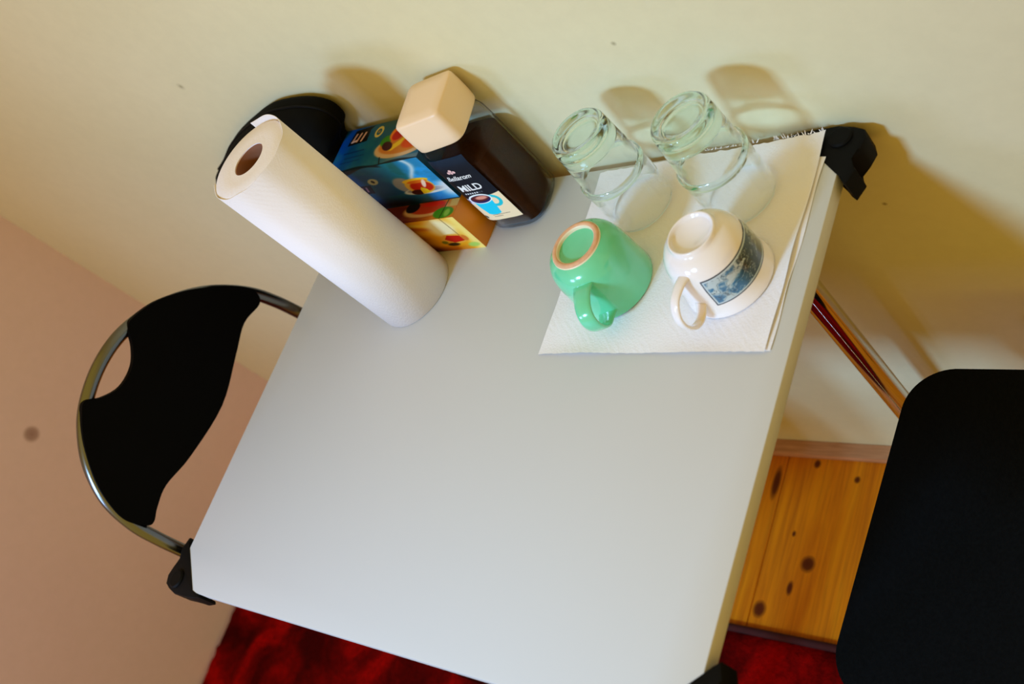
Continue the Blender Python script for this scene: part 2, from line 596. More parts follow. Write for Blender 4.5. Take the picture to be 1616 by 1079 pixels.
for lxb, lxf in ((0.123, 0.40), (0.6765, 0.6765)):
    for ly in (-0.052, -D + 0.052):
        lx = lxb if ly > -0.3 else lxf
        ft = FLOOR + (0.011 if ly < -0.33 else 0)
        lg = tp(obj('leg', tube_bm([(lx, ly, -TH - 0.012), (lx, ly, -0.4), (lx, ly, FLOOR + 0.02)], 0.0165, 28), M['chrome'], table, sharp=50))
        obj('rubber_foot', lathe_bm([(0, ft), (0.019, ft), (0.0195, ft + 0.028), (0.0165, ft + 0.03)], 24, x=lx, y=ly), M['blackplastic'], lg, sharp=50)
    if lxb == lxf:
        tp(obj('crossbar', tube_bm([(lx, -0.06, -0.62), (lx, -D + 0.06, -0.62)], 0.009, 16), M['chrome'], table, sharp=50))


# ------------------------------------------------------------------ folding chairs
def tilt(y, z):
    return (-0.04 - 0.2 * z, y, z)


HOOP = [(-0.192, -0.14), (-0.1915, -0.06), (-0.1905, -0.0172), (-0.1890, 0.0230), (-0.1847, 0.0618), (-0.1703, 0.1047), (-0.1424, 0.1423), (-0.1093, 0.1677), (-0.0719, 0.1848),
        (-0.0200, 0.1932), (0.0313, 0.1885), (0.0813, 0.1680), (0.1221, 0.1381), (0.1524, 0.1031), (0.1754, 0.0590), (0.1845, 0.0200), (0.1880, -0.0181), (0.190, -0.06), (0.191, -0.14)]
SH = [(0.1773, 0.0551), (0.1642, 0.0446), (0.1281, 0.0523), (0.0814, 0.0431), (0.0078, 0.0296), (-0.0743, 0.0386), (-0.1223, 0.051), (-0.1533, 0.0487), (-0.1714, 0.0443), (-0.1801, 0.0501), (-0.1849, 0.0762), (-0.1751, 0.1041), (-0.1543, 0.1354), (-0.1189, 0.1684), (-0.0867, 0.1882), (-0.0684, 0.193), (-0.0553, 0.1767), (-0.0316, 0.1619), (-0.0007, 0.161), (0.0248, 0.1727), (0.0442, 0.1888), (0.0594, 0.1888), (0.0944, 0.1726), (0.1308, 0.1411), (0.1593, 0.1038), (0.1757, 0.0747)]


def make_chair(label, origin, rz, group):
    oz = -FLOOR
    root = thing('folding_chair', label, 'chair', (*origin, FLOOR), rz, group)

    def P(o):
        o.location = (0, 0, oz)
        return o
    pts = [tilt(a, b) for a, b in catmull2(HOOP)]
    P(obj('backrest_hoop', tube_bm(pts, 0.0092, 20), M['steel'], root, sharp=60))
    for s in (-1, 1):
        y = 0.191 * s
        l = P(obj('leg', tube_bm([tilt(y, -0.138), tilt(y, -0.45), tilt(y, FLOOR + 0.012)], 0.0092, 16), M['steel'], root, sharp=60))
        e = tilt(y, FLOOR + 0.012)
        obj('rubber_foot', lathe_bm([(0, FLOOR), (0.012, FLOOR), (0.0125, FLOOR + 0.03), (0.009, FLOOR + 0.032)], 16, x=e[0], y=e[1]), M['blackplastic'], l, sharp=50)
        y2 = 0.155 * s
        l = P(obj('leg', tube_bm([(0.22, y2, -0.365), (0.05, y2, -0.57), (-0.14, y2, FLOOR + 0.012)], 0.0092, 16), M['steel'], root, sharp=60))
        obj('rubber_foot', lathe_bm([(0, FLOOR), (0.012, FLOOR), (0.0125, FLOOR + 0.03), (0.009, FLOOR + 0.032)], 16, x=-0.14, y=y2), M['blackplastic'], l, sharp=50)
    # shell: convex-curved black plastic panel
    out = catmull([(a, b, 0) for a, b in SH], 5, True)
    bm = bmesh.new()
    vs = [bm.verts.new((p.x, p.y, 0)) for p in out]
    bm.faces.new(vs)
    bmesh.ops.triangulate(bm, faces=bm.faces)
    r = bmesh.ops.extrude_face_region(bm, geom=list(bm.faces))
    for v in [g for g in r['geom'] if isinstance(g, bmesh.types.BMVert)]:
        v.co.z = 0.008
    for v in bm.verts:
        y, z, h = v.co
        x0, _, _ = tilt(y, z)
        v.co = Vector((x0 + 0.0125 - h, y, z))
    P(obj('backrest_shell', bm, M['black_shell'], root, sharp=40))
    # seat
    n = 14; R = 0.055
    q = []
    x0, x1, ya, yb = 0.0, 0.372, -0.206, 0.206
    for cx0, cy0, a0 in ((x1 - R, yb - R - 0.012, 0), (x0 + R, yb - R, 90), (x0 + R, ya + R, 180), (x1 - R, ya + R + 0.012, 270)):
        for i in range(n + 1):
            a = math.radians(a0 + 90 * i / n)
            q.append((cx0 + R * math.cos(a), cy0 + R * math.sin(a)))
    P(obj('seat', prism_bm(q, -0.352, -0.318, 0.012, 4), M['fabric'], root, sharp=50))
    P(obj('seat_rail', tube_bm([(0.03, -0.185, -0.36), (0.33, -0.18, -0.36)], 0.008, 12), M['steel'], root, sharp=60))
    P(obj('seat_rail', tube_bm([(0.03, 0.185, -0.36), (0.33, 0.18, -0.36)], 0.008, 12), M['steel'], root, sharp=60))
    return root


def catmull2(p):
    return [(v.x, v.y) for v in catmull([(a, b, 0) for a, b in p], 6)]


make_chair('black folding chair with steel hoop and cut-out backrest rising left of the table', (0.0, -0.3555), 0, None)
make_chair('black padded folding chair seat in the lower right, in front of the chrome table leg', (1.128, -0.306), PI - math.radians(3), None)

# ------------------------------------------------------------------ paper towel under the glasses
def napkin():
    root = thing('paper_towel_sheet', 'folded white embossed paper towel lying under the glasses and cups', 'paper towel', (0.64, -0.13, 0))

    def sheet(name, P00, P10, P11, P01, z, seed, lift):
        nx, ny = 60, 54
        r = random.Random(seed)
        vs = []
        ph = [r.uniform(0, 6) for _ in range(6)]
        for j in range(ny + 1):
            for i in range(nx + 1):
                u, v = i / nx, j / ny
                x = (P00[0] * (1 - u) + P10[0] * u) * (1 - v) + (P01[0] * (1 - u) + P11[0] * u) * v
                y = (P00[1] * (1 - u) + P10[1] * u) * (1 - v) + (P01[1] * (1 - u) + P11[1] * u) * v
                h = z + 0.00035 * (math.sin(17 * u + 9 * v + ph[0]) + math.sin(-12 * u + 21 * v + ph[1]))
                eu = max(0, (u - 0.93) / 0.07); h += lift * eu ** 2 * (0.6 + 0.4 * math.sin(9 * v + ph[2]))
                ev = max(0, (0.06 - v) / 0.06); h += lift * 0.5 * ev ** 2 * (0.5 + 0.5 * math.sin(11 * u + ph[3]))
                if i in (0, nx):
                    x += 0.0008 * math.sin(13 * v + ph[4])
                if j in (0, ny):
                    y += r.uniform(-.0004, .0004)
                if j == ny:
                    y += r.uniform(-.0012, .0008)
                vs.append((x - 0.64, y + 0.13, max(h, 0.0006)))
        fs = [(j * (nx + 1) + i, j * (nx + 1) + i + 1, (j + 1) * (nx + 1) + i + 1, (j + 1) * (nx + 1) + i) for j in range(ny) for i in range(nx)]
        me = bpy.data.meshes.new(name); me.from_pydata(vs, [], fs)
        return link(name, me, M['paper'], root)
    sheet('lower_ply', (0.5035, -0.2490), (0.7808, -0.2485), (0.7835, -0.030), (0.4965, -0.012), 0.0010, 4, 0.0)
    sheet('upper_ply', (0.4996, -0.2517), (0.7775, -0.2503), (0.7790, 0.0010), (0.4935, -0.006), 0.0024, 5, 0.0030)
    # frayed perforation tufts along the wall edge
    bm = bmesh.new()
    r = random.Random(12)
    for k in range(70):
        x = r.uniform(0.60, 0.778); h = r.uniform(0.001, 0.006) if x > 0.68 else r.uniform(0.001, 0.003)
        y = 0.0005; a = r.uniform(-0.003, 0.003); wd = r.uniform(0.0004, 0.0011)
        v = [bm.verts.new((x - 0.64 - wd, y + 0.13, 0.003)), bm.verts.new((x - 0.64 + wd, y + 0.13, 0.003)),
             bm.verts.new((x - 0.64 + a + wd * .3, y + 0.13 + h * 0.8, 0.003 + h * .5)), bm.verts.new((x - 0.64 + a - wd * .3, y + 0.13 + h * 0.8, 0.003 + h * .5))]
        bm.faces.new(v)
    o = obj('frayed_edge', bm, M['paper'], root); o['kind'] = 'stuff'


napkin()
NZ = 0.0035   # things standing on the towel

# ------------------------------------------------------------------ kitchen roll
def roll():
    R0, H, rc = 0.0556, 0.2857, 0.0225
    root = thing('kitchen_roll', 'upright white kitchen paper roll with cardboard core and loose end', 'paper roll', (0.2403, -0.155, 0))
    n = 96
    obj('paper_layers', lathe_bm([(rc, 0.0), (R0 - 0.003, 0.0), (R0 - 0.0006, 0.002), (R0, 0.006), (R0 - 0.0006, H - 0.006), (R0 - 0.0014, H - 0.0015), (R0 - 0.0028, H - 0.0002),
                                  (rc + 0.012, H - 0.0012), (rc, H - 0.0008), (rc, 0.0)], n), M['paper_roll'], root, sharp=50)
    obj('cardboard_core', lathe_bm([(rc - 0.0001, 0.001), (rc - 0.0001, H - 0.002), (rc - 0.0013, H - 0.002), (rc - 0.0013, 0.001)], 64, close=True), M['card'], root, sharp=50)
    # loose outer sheet, wound round the far side and ending in a torn notch
    vs = []; fs = []
    m = 90; a0 = math.radians(118); a1 = math.radians(-150)
    for k in range(m + 1):
        t_ = k / m; a = a0 + (a1 - a0) * t_
        r_ = R0 + 0.0004 + 0.0032 * (1 - sm(t_, 0.0, 0.30))
        top = H + 0.0052 * (1 - sm(t_, 0.12, 0.40)) + 0.0006 * math.sin(9 * a)
        for (rr, z) in ((r_, 0.0008), (r_, top), (r_ - 0.0007, top), (r_ - 0.0007, 0.0008)):
            vs.append((rr * math.cos(a), rr * math.sin(a), z))
    for k in range(m):
        for q in range(4):
            b = k * 4 + q; c = k * 4 + (q + 1) % 4
            fs.append((b, c, c + 4, b + 4))
    fs.append((0, 3, 2, 1)); fs.append((m * 4, m * 4 + 1, m * 4 + 2, m * 4 + 3))
    me = bpy.data.meshes.new('loose_sheet'); me.from_pydata(vs, [], fs)
    link('loose_sheet', me, M['paper_roll'], root)


def sm(x, a, b):
    t_ = min(1, max(0, (x - a) / (b - a)))
    return t_ * t_ * (3 - 2 * t_)


roll()

# ------------------------------------------------------------------ black pouch behind the roll
def pouch():
    out = [(0.160, 0.0), (0.162, 0.13), (0.174, 0.160), (0.196, 0.178), (0.200, 0.198), (0.190, 0.2125), (0.166, 0.2230), (0.138, 0.2275), (0.105, 0.2290),
           (0.075, 0.2250), (0.047, 0.2185), (-0.002, 0.2060), (-0.050, 0.1890), (-0.100, 0.1660), (-0.145, 0.1480), (-0.160, 0.1330), (-0.140, 0.1100), (-0.080, 0.070),
           (-0.020, 0.035), (0.010, 0.003), (0.03, 0.0)]
    cc = [(a.x, a.y) for a in catmull([(p[0], p[1], 0) for p in out], 4, True)]
    bm = bmesh.new()
    c0 = (0.07, 0.12)
    depths = [(0.0, 0.93), (0.004, 0.985), (0.010, 1.0), (0.030, 0.985), (0.044, 0.93), (0.051, 0.84), (0.054, 0.70), (0.055, 0.0)]
    rings = []
    for dp, s in depths:
        if s == 0:
            rings.append([bm.verts.new((c0[0], 0.008 - dp, c0[1]))])
        else:
            rings.append([bm.verts.new((c0[0] + (a - c0[0]) * s, 0.008 - dp, max(0.0005, c0[1] + (b - c0[1]) * s) if b > 0.002 else 0.0005)) for a, b in cc])
    bm.faces.new(rings[0])
    n = len(cc)
    for r0, r1 in zip(rings, rings[1:]):
        for i in range(n):
            j = (i + 1) % n
            if len(r1) == 1:
                bm.faces.new((r0[i], r0[j], r1[0]))
            else:
                bm.faces.new((r0[i], r0[j], r1[j], r1[i]))
    root = thing('soft_pouch', 'black soft pouch slumped against the wall behind the paper roll', 'pouch', (0.1, -0.02, 0))
    o = obj('pouch_body', bm, M['pouch'], root, True)
    o.location = (-0.1, 0.02, 0)
    z = [(a, b) for a, b in cc if b > 0.15]
    zp = [(c0[0] + (a - c0[0]) * 0.995, 0.008 - 0.022, c0[1] + (b - c0[1]) * 0.995) for a, b in z]
    o = obj('zip', tube_bm(zp, 0.0016, 6), M['blackplastic'], root, True)
    o.location = (-0.1, 0.02, 0)


pouch()


# ------------------------------------------------------------------ tea boxes
def tea_box(name, label, x0, x1, y0, y1, z0, z1, topf, frontf, side, back):
    root = thing(name, label, 'tea box', ((x0 + x1) / 2, (y0 + y1) / 2, z0))
    o0 = ((x0 + x1) / 2, (y0 + y1) / 2, z0)
    hx, hy, hz = (x1 - x0) / 2, (y1 - y0) / 2, z1 - z0
    obj('carton', box_bm(-hx, hx, -hy, hy, 0, hz, 0.0008, 2), simple(name + '_board', side, 0.4, 0.05, 12), root, sharp=40)
    e = 0.00025
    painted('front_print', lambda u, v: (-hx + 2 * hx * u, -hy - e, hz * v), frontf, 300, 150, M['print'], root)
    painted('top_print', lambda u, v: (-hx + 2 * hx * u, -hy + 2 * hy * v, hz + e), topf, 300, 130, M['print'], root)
    return root


def blank(U, c):
    return np.ones(U.shape + (3,)) * np.array(c) / 255.0


def tea_glass(im, U, V, cu, cv, s, lemon=True):
    """round glass cup of red tea on a saucer; s = radius in u"""
    vr = 2.1
    im = blend(im, ellm(U, V, cu + 0.02, cv - s * 0.85, s * 1.75, s * 0.62, 0.08), (214, 222, 226))
    im = blend(im, ellm(U, V, cu + 0.02, cv - s * 0.72, s * 1.45, s * 0.42, 0.10), (150, 150, 160))
    im = blend(im, ellm(U, V, cu, cv, s * 1.05, s * 1.35, 0.06), (226, 176, 70))
    im = blend(im, ellm(U, V, cu + s * .05, cv + s * .95, s * 1.0, s * 0.42, 0.10), (244, 196, 40))
    im = blend(im, ellm(U, V, cu + s * .1, cv - 0.02, s * 0.84, s * 0.92, 0.12), (196, 36, 8))
    im = blend(im, ellm(U, V, cu + s * .1, cv + s * .75, s * 0.78, s * 0.26, 0.12), (226, 110, 20))
    im = blend(im, ellm(U, V, cu + s * .45, cv + s * .3, s * 0.16, s * 0.7, 0.3, -0.3), (250, 214, 190))
    im = blend(im, ellm(U, V, cu - s * .55, cv - s * 1.0, s * 0.5, s * 0.45, 0.12), (60, 10, 10))
    if lemon:
        im = blend(im, polym(U, V, [(cu - s * .3, cv - s * 1.35), (cu + s * .35, cv - s * 1.3), (cu + s * .28, cv - s * .7), (cu + s * .0, cv - s * .25), (cu - s * .2, cv - s * .6)]), (236, 200, 30))
    return im


def blue_front(U, V):
    n = fbm(U, V, 5, 4, 3)
    im = blank(U, (4, 74, 132))
    im = blend(im, sstep(U + 0.3 * V + 0.25 * n, 0.70, 1.15), (36, 158, 236))
    im = blend(im, sstep(n, 0.45, 0.7) * 0.5, (30, 104, 130))
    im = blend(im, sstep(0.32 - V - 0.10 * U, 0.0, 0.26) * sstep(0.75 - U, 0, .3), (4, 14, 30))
    im = blend(im, 0.85 * np.exp(-((U - 0.81 - 0.06 * np.sin(V * 9)) / 0.028) ** 2) * sstep(V, 0.45, 0.6), (216, 230, 240))
    im = blend(im, ellm(U, V, 0.62, 0.47, 0.10, 0.18, 0.15), (150, 150, 158))
    im = tea_glass(im, U, V, 0.755, 0.40, 0.135)
    im = blend(im, sstep(U, 0.86, 1.0) * sstep(V, 0.0, 0.2) * (1 - sstep(V, 0.36, 0.5)), (214, 224, 232))
    im = blend(im, ellm(U, V, 0.36, 0.66, 0.055, 0.075, 0.15, -0.3), (190, 184, 140))
    im = blend(im, ellm(U, V, 0.36, 0.66, 0.018, 0.035, 0.2), (40, 26, 8))
    im = blend(im, polym(U, V, [(0.06, 0.42), (0.26, 0.40), (0.30, 0.60), (0.10, 0.62)]) * 0.9, (14, 12, 48))
    for k in range(3):
        im = blend(im, linem(U, V, 0.12 + 0.045 * k, 0.46, 0.14 + 0.045 * k, 0.56, 0.010, 1.0) * 0.8, (190, 150, 180))
    # torn flap shadow line along the fold
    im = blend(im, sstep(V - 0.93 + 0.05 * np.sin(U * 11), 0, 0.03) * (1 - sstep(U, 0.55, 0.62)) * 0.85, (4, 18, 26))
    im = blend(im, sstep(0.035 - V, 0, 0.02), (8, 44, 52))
    return im


def blue_top(U, V):
    n = fbm(U, V, 6, 3, 8)
    im = blank(U, (12, 84, 124))
    im = blend(im, sstep(0.55 - U, 0, 0.5) * 0.9, (2, 74, 164))
    im = blend(im, sstep(n, 0.45, 0.75) * 0.5, (36, 110, 130))
    im = blend(im, sstep(V, 0.75, 1.0) * sstep(U, 0.2, 0.6) * 0.7, (66, 88, 92))
    for k, (a, b) in enumerate([(0.10, 0.42), (0.13, 0.30), (0.10, 0.20)]):
        im = blend(im, linem(U, V, a, b, a + 0.22, b + 0.02, 0.012 + .006 * (k == 0), 1.6) * 0.45, (6, 26, 90))
    im = blend(im, polym(U, V, [(0.09, 0.60), (0.31, 0.64), (0.30, 0.90), (0.34, 0.99), (0.12, 0.95)]), (10, 14, 18))
    for k in range(3):
        uu = 0.13 + 0.052 * k
        im = blend(im, linem(U, V, uu, 0.68, uu + 0.02, 0.86, 0.020, 1.6), (214, 170, 150))
    im = blend(im, linem(U, V, 0.13, 0.68, 0.17, 0.70, 0.025, 1.6), (226, 200, 210))
    im = blend(im, ringm(U, V, 0.42, 0.80, 0.038, 0.10, 0.22), (198, 186, 110))
    im = blend(im, ellm(U, V, 0.42, 0.80, 0.014, 0.03, 0.3), (150, 120, 60))
    # cup of tea with fruit
    im = blend(im, ellm(U, V, 0.76, 0.36, 0.29, 0.27, 0.06), (206, 170, 130))
    im = blend(im, ellm(U, V, 0.76, 0.40, 0.25, 0.22, 0.08), (196, 120, 40))
    im = blend(im, ellm(U, V, 0.56, 0.53, 0.06, 0.12, 0.2), (50, 130, 20))
    im = blend(im, ellm(U, V, 0.66, 0.66, 0.08, 0.17, 0.15), (236, 130, 20))
    im = blend(im, ellm(U, V, 0.67, 0.62, 0.06, 0.12, 0.2), (186, 24, 6))
    im = blend(im, linem(U, V, 0.66, 0.33, 0.82, 0.55, 0.06, 1.6), (228, 196, 40))
    im = blend(im, ellm(U, V, 0.60, 0.40, 0.055, 0.11, 0.15, 0.3), (56, 8, 12))
    im = blend(im, ellm(U, V, 0.86, 0.40, 0.10, 0.14, 0.2), (206, 70, 16))
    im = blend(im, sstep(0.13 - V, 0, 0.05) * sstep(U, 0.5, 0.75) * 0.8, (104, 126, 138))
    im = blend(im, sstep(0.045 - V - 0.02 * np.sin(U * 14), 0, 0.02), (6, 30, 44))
    # broken tab by the fold
    im = blend(im, linem(U, V, 0.60, 0.00, 0.57, 0.16, 0.012, 1.6), (4, 20, 26))
    return im


def yel_front(U, V):
    n = fbm(U, V, 4, 7, 13)
    im = blank(U, (240, 164, 14))
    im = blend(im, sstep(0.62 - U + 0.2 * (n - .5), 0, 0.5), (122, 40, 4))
    d = V + 0.42 * U
    im = blend(im, np.exp(-((d - 1.10) / 0.055) ** 2) * 0.9, (252, 214, 70))
    im = blend(im, np.exp(-((d - 0.99) / 0.045) ** 2) * 0.8 * (1 - sstep(U, 0.7, 0.85)), (196, 84, 6))
    im = blend(im, np.exp(-((d - 0.84) / 0.06) ** 2) * 0.6 * (1 - sstep(U, 0.75, 0.9)), (248, 186, 40))
    im = blend(im, ellm(U, V, 0.78, 0.72, 0.14, 0.30, 0.45), (252, 238, 190))
    im = blend(im, sstep(U, 0.86, 0.97), (250, 222, 120))
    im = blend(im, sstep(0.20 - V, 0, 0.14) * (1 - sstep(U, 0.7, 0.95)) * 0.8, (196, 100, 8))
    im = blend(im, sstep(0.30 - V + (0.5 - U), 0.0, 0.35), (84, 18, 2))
    im = blend(im, ellm(U, V, 0.79, 0.36, 0.135, 0.15, 0.15), (240, 170, 60))
    im = blend(im, polym(U, V, [(0.69, 0.36), (0.76, 0.24), (0.88, 0.28), (0.87, 0.44), (0.75, 0.48)]), (200, 22, 10))
    im = blend(im, ellm(U, V, 0.90, 0.36, 0.03, 0.09, 0.3), (214, 120, 40))
    im = blend(im, ellm(U, V, 0.73, 0.19, 0.06, 0.05, 0.3), (50, 34, 8))
    im = blend(im, ellm(U, V, 0.66, 0.27, 0.03, 0.05, 0.3), (120, 120, 20))
    im = blend(im, ellm(U, V, 0.92, 0.13, 0.055, 0.07, 0.35, -0.4), (170, 206, 90))
    im = blend(im, linem(U, V, 0.86, 1.0, 0.875, 0.45, 0.006, 1.0) * 0.6, (120, 90, 40))
    return im


def yel_top(U, V):
    n = fbm(U, V, 5, 5, 21)
    im = blank(U, (206, 120, 30))
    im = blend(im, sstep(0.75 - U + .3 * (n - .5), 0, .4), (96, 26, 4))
    im = blend(im, ellm(U, V, 0.66, 0.62, 0.24, 0.42, 0.12), (222, 176, 120))
    im = blend(im, ellm(U, V, 0.68, 0.70, 0.20, 0.34, 0.12), (190, 60, 26))
    im = blend(im, ellm(U, V, 0.74, 0.86, 0.12, 0.14, 0.3), (214, 40, 20))
    im = blend(im, ellm(U, V, 0.51, 0.80, 0.075, 0.28, 0.12), (14, 8, 22))
    im = blend(im, ellm(U, V, 0.88, 0.30, 0.105, 0.30, 0.12), (62, 130, 18))
    im = blend(im, ellm(U, V, 0.92, 0.28, 0.03, 0.2, 0.4), (130, 176, 60))
    im = blend(im, sstep(U, 0.90, 0.93) * sstep(V, 0.58, 0.62), (206, 164, 80))
    im = blend(im, linem(U, V, 0.86, 0.0, 0.885, 1.0, 0.012, 2.4), (40, 60, 8))
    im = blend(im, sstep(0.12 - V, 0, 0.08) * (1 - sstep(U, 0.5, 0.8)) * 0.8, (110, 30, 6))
    return im


def shrink_v(f, v0, v1):
    """the artwork shows on the strip v0..v1 that sticks out"""
    return lambda U, V: f(U, np.clip((V - v0) / (v1 - v0), 0, 1))


BX0, BX1 = 0.170, 0.3425
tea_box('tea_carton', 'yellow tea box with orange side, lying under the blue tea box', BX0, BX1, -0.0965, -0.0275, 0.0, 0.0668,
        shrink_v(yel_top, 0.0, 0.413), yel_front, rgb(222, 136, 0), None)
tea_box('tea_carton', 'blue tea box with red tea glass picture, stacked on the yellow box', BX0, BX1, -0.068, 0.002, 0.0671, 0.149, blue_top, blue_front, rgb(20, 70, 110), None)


# ------------------------------------------------------------------ coffee jar
def jar():
    cx_, cy_ = 0.3862, -0.0350
    phi = math.radians(3.5)
    root = thing('coffee_jar', 'square glass jar of instant coffee with ivory lid, against the wall', 'jar', (cx_, cy_, 0), phi)

    def sq(a, b, n, z, k=72):
        pts = []
        for i in range(k):
            t_ = 2 * PI * i / k
            c, s = math.cos(t_), math.sin(t_)
            r_ = (abs(c / a) ** n + abs(s / b) ** n) ** (-1 / n)
            pts.append((r_ * c, r_ * s, z))
        return pts

    def stack(levels, closed_bottom=True, closed_top=True, inner=None):
        bm = bmesh.new()
        rings = [[bm.verts.new(p) for p in sq(*l)] for l in levels]
        for a, b in zip(rings, rings[1:]):
            for i in range(len(a)):
                j = (i + 1) % len(a)
                bm.faces.new((a[i], a[j], b[j], b[i]))
        if closed_bottom:
            bm.faces.new(list(reversed(rings[0])))
        if closed_top:
            bm.faces.new(rings[-1])
        return bm
    A, B, N = 0.0412, 0.0385, 4.0
    outer = [(A - .006, B - .006, 3.0, 0.0), (A - .002, B - .002, 3.2, 0.0015), (A, B, N, 0.006), (A + .0008, B + .0003, N, 0.05), (A + .0008, B + .0003, N, 0.10),
             (A + .0005, B, N, 0.130), (A - .0005, B - .0005, N, 0.146), (A - .0025, B - .0025, N, 0.1535), (A - .0085, B - .008, 3.4, 0.1575), (A - .0105, B - .010, 3.0, 0.168)]
    inner = [(a - .0022, b - .0022, n, z) for a, b, n, z in reversed(outer[2:])]
    inner = inner[:-1] + [(A - .0024, B - .0024, N, 0.0065), (A - .005, B - .005, 3.0, 0.0040)]
    bm = stack(outer + inner, False, False)
    bm.verts.ensure_lookup_table()
    k = 72
    bm.faces.new([bm.verts[i] for i in reversed(range(k))])
    nv = len(bm.verts)
    bm.faces.new([bm.verts[i] for i in range(nv - k, nv)])
    obj('glass_body', bm, M['jar_glass'], root, sharp=60)
    cof = [(A - .0056, B - .0056, 3.0, 0.0046), (A - .0030, B - .0030, N, 0.0072), (A - .0026, B - .0026, N, 0.05), (A - .0026, B - .0026, N, 0.119), (A - .006, B - .006, N, 0.1205)]
    obj('ground_coffee', stack(cof), M['coffee'], root, sharp=60)

    # lid: square, sides tapering up and slightly bulged
    lv = []
    for z, hw, hh, n in ((0.1565, 0.0330, 0.0340, 5), (0.157, 0.0355, 0.0362, 5), (0.1585, 0.0360, 0.0368, 5), (0.170, 0.0357, 0.0366, 6), (0.185, 0.0346, 0.0356, 8), (0.1985, 0.0332, 0.0342, 12),
                         (0.2008, 0.0326, 0.0336, 12), (0.2020, 0.0312, 0.0322, 10), (0.2025, 0.018, 0.019, 4), (0.2026, 0.004, 0.004, 2)):
        lv.append((hw, hh, n, z))
    bm = stack(lv)
    for v in bm.verts:      # the lid sits turned a few degrees further
        a = math.radians(5.0); x_, y_ = v.co.x, v.co.y
        v.co.x = x_ * math.cos(a) - y_ * math.sin(a) + 0.001; v.co.y = x_ * math.sin(a) + y_ * math.cos(a) + 0.001
    obj('lid', bm, M['lid'], root, sharp=70)

    # label wraps the bulged front
    def surf(x_, z, off=0.0003):
        a, b = A + .0008, B + .0003
        if z > 0.130:
            q = min(1, (z - .130) / .014); a -= .0018 * q; b -= .0013 * q
        xx = max(-a * .995, min(a * .995, x_))
        y_ = -b * (1 - abs(xx / a) ** N) ** (1 / N)
        return (xx, y_ - off, z)

    Z0, Z1 = 0.0235, 0.142
    X0, X1_ = -0.0370, 0.0250

    def lab(U, V):
        X = X0 + (X1_ - X0) * U; Z = Z0 + (Z1 - Z0) * V
        n = fbm(U, V, 6, 6, 31)
        im = blank(U, (3, 14, 30))
        im = blend(im, sstep(0.30 - U, 0, 0.28) * 0.8, (22, 9, 6))
        im = blend(im, sstep(V, 0.8, 1.0) * 0.6, (20, 50, 74))
        # cream foot with curved upper border
        edge = 0.345 + 0.07 * U
        im = blend(im, sstep(edge - V, 0, 0.008), (248, 226, 186))
        # cup
        cu, cv = 0.44, 0.335
        im = blend(im, sstep(edge + .03 - V, 0, .02) * ellm(U, V, 0.10, 0.34, 0.14, 0.06, 0.1), (226, 220, 240))
        im = blend(im, ellm(U, V, 0.10, 0.33, 0.035, 0.025, 0.2), (26, 40, 110))
        cup = polym(U, V, [(0.20, 0.36), (0.70, 0.36), (0.66, 0.22), (0.62, 0.11), (0.30, 0.11), (0.24, 0.22)])
        hand = ringm(U, V, 0.72, 0.30, 0.14, 0.075, 0.22)
        im = blend(im, hand, (20, 196, 214))
        im = blend(im, np.maximum(cup, ellm(U, V, 0.46, 0.12, 0.16, 0.03, 0.1)), (16, 206, 240))
        im = blend(im, ellm(U, V, 0.45, 0.36, 0.29, 0.078, 0.05), (240, 250, 252))
        im = blend(im, ellm(U, V, 0.45, 0.355, 0.25, 0.062, 0.05), (20, 24, 92))
        im = blend(im, ellm(U, V, 0.45, 0.366, 0.23, 0.048, 0.08), (84, 26, 34))
        im = blend(im, ellm(U, V, 0.50, 0.375, 0.15, 0.028, 0.3), (226, 150, 130))
        im = blend(im, ellm(U, V, 0.12, 0.055, 0.055, 0.022, 0.2), (30, 60, 50))
        for (v_, a, b) in ((0.085, 0.35, 0.80), (0.055, 0.35, 0.58)):
            im = blend(im, (np.abs(V - v_) < 0.006) * (U > a) * (U < b) * (0.3 + 0.5 * vnoise(U, V, 60, 2, 5)), (130, 110, 90))
        # small lines of copy too small to read
        for (v_, a, b, c) in ((0.690, 0.14, 0.66, (190, 188, 190)), (0.515, 0.26, 0.74, (214, 180, 186))):
            im = blend(im, (np.abs(V - v_) < 0.009) * (U > a) * (U < b) * (vnoise(U, V, 70, 3, 9) > 0.30) * 0.8, c)
        for k_ in range(8):
            uu = 0.24 + k_ * 0.06
            im = blend(im, ellm(U, V, uu, 0.463, 0.020, 0.012, 0.3) * (1.0 if k_ < 6 else 0.35), (226, 230, 236))
        return im
    painted('label', lambda u, v: surf(X0 + (X1_ - X0) * u, Z0 + (Z1 - Z0) * v), lab, 190, 330, M['label_print'], root)
    xc = X0 + 0.50 * (X1_ - X0)
    text_mesh('lettering', 'MILD', 0.0158, lambda a, b: surf(xc + a, 0.0885 + b, 0.0006), M['text_white'], root, 0, 0.0003)
    text_mesh('lettering', 'Bellarom', 0.0105, lambda a, b: surf(xc - 0.002 + a, 0.1085 + b, 0.0006), M['text_white'], root, 0.35, 0.00015)
    # small flower emblem
    bm = bmesh.new()
    for a, b, r_ in ((-0.004, 0.0, 0.0022), (0.0, 0.0028, 0.0024), (0.004, 0.0, 0.0022), (0.0, -0.0012, 0.0018)):
        vs = [bm.verts.new(surf(xc - 0.004 + a + r_ * math.cos(q * PI / 6), 0.1195 + b + r_ * math.sin(q * PI / 6), 0.0006)) for q in range(12)]
        bm.faces.new(vs)
    obj('emblem', bm, M['text_pink'], root)


jar()


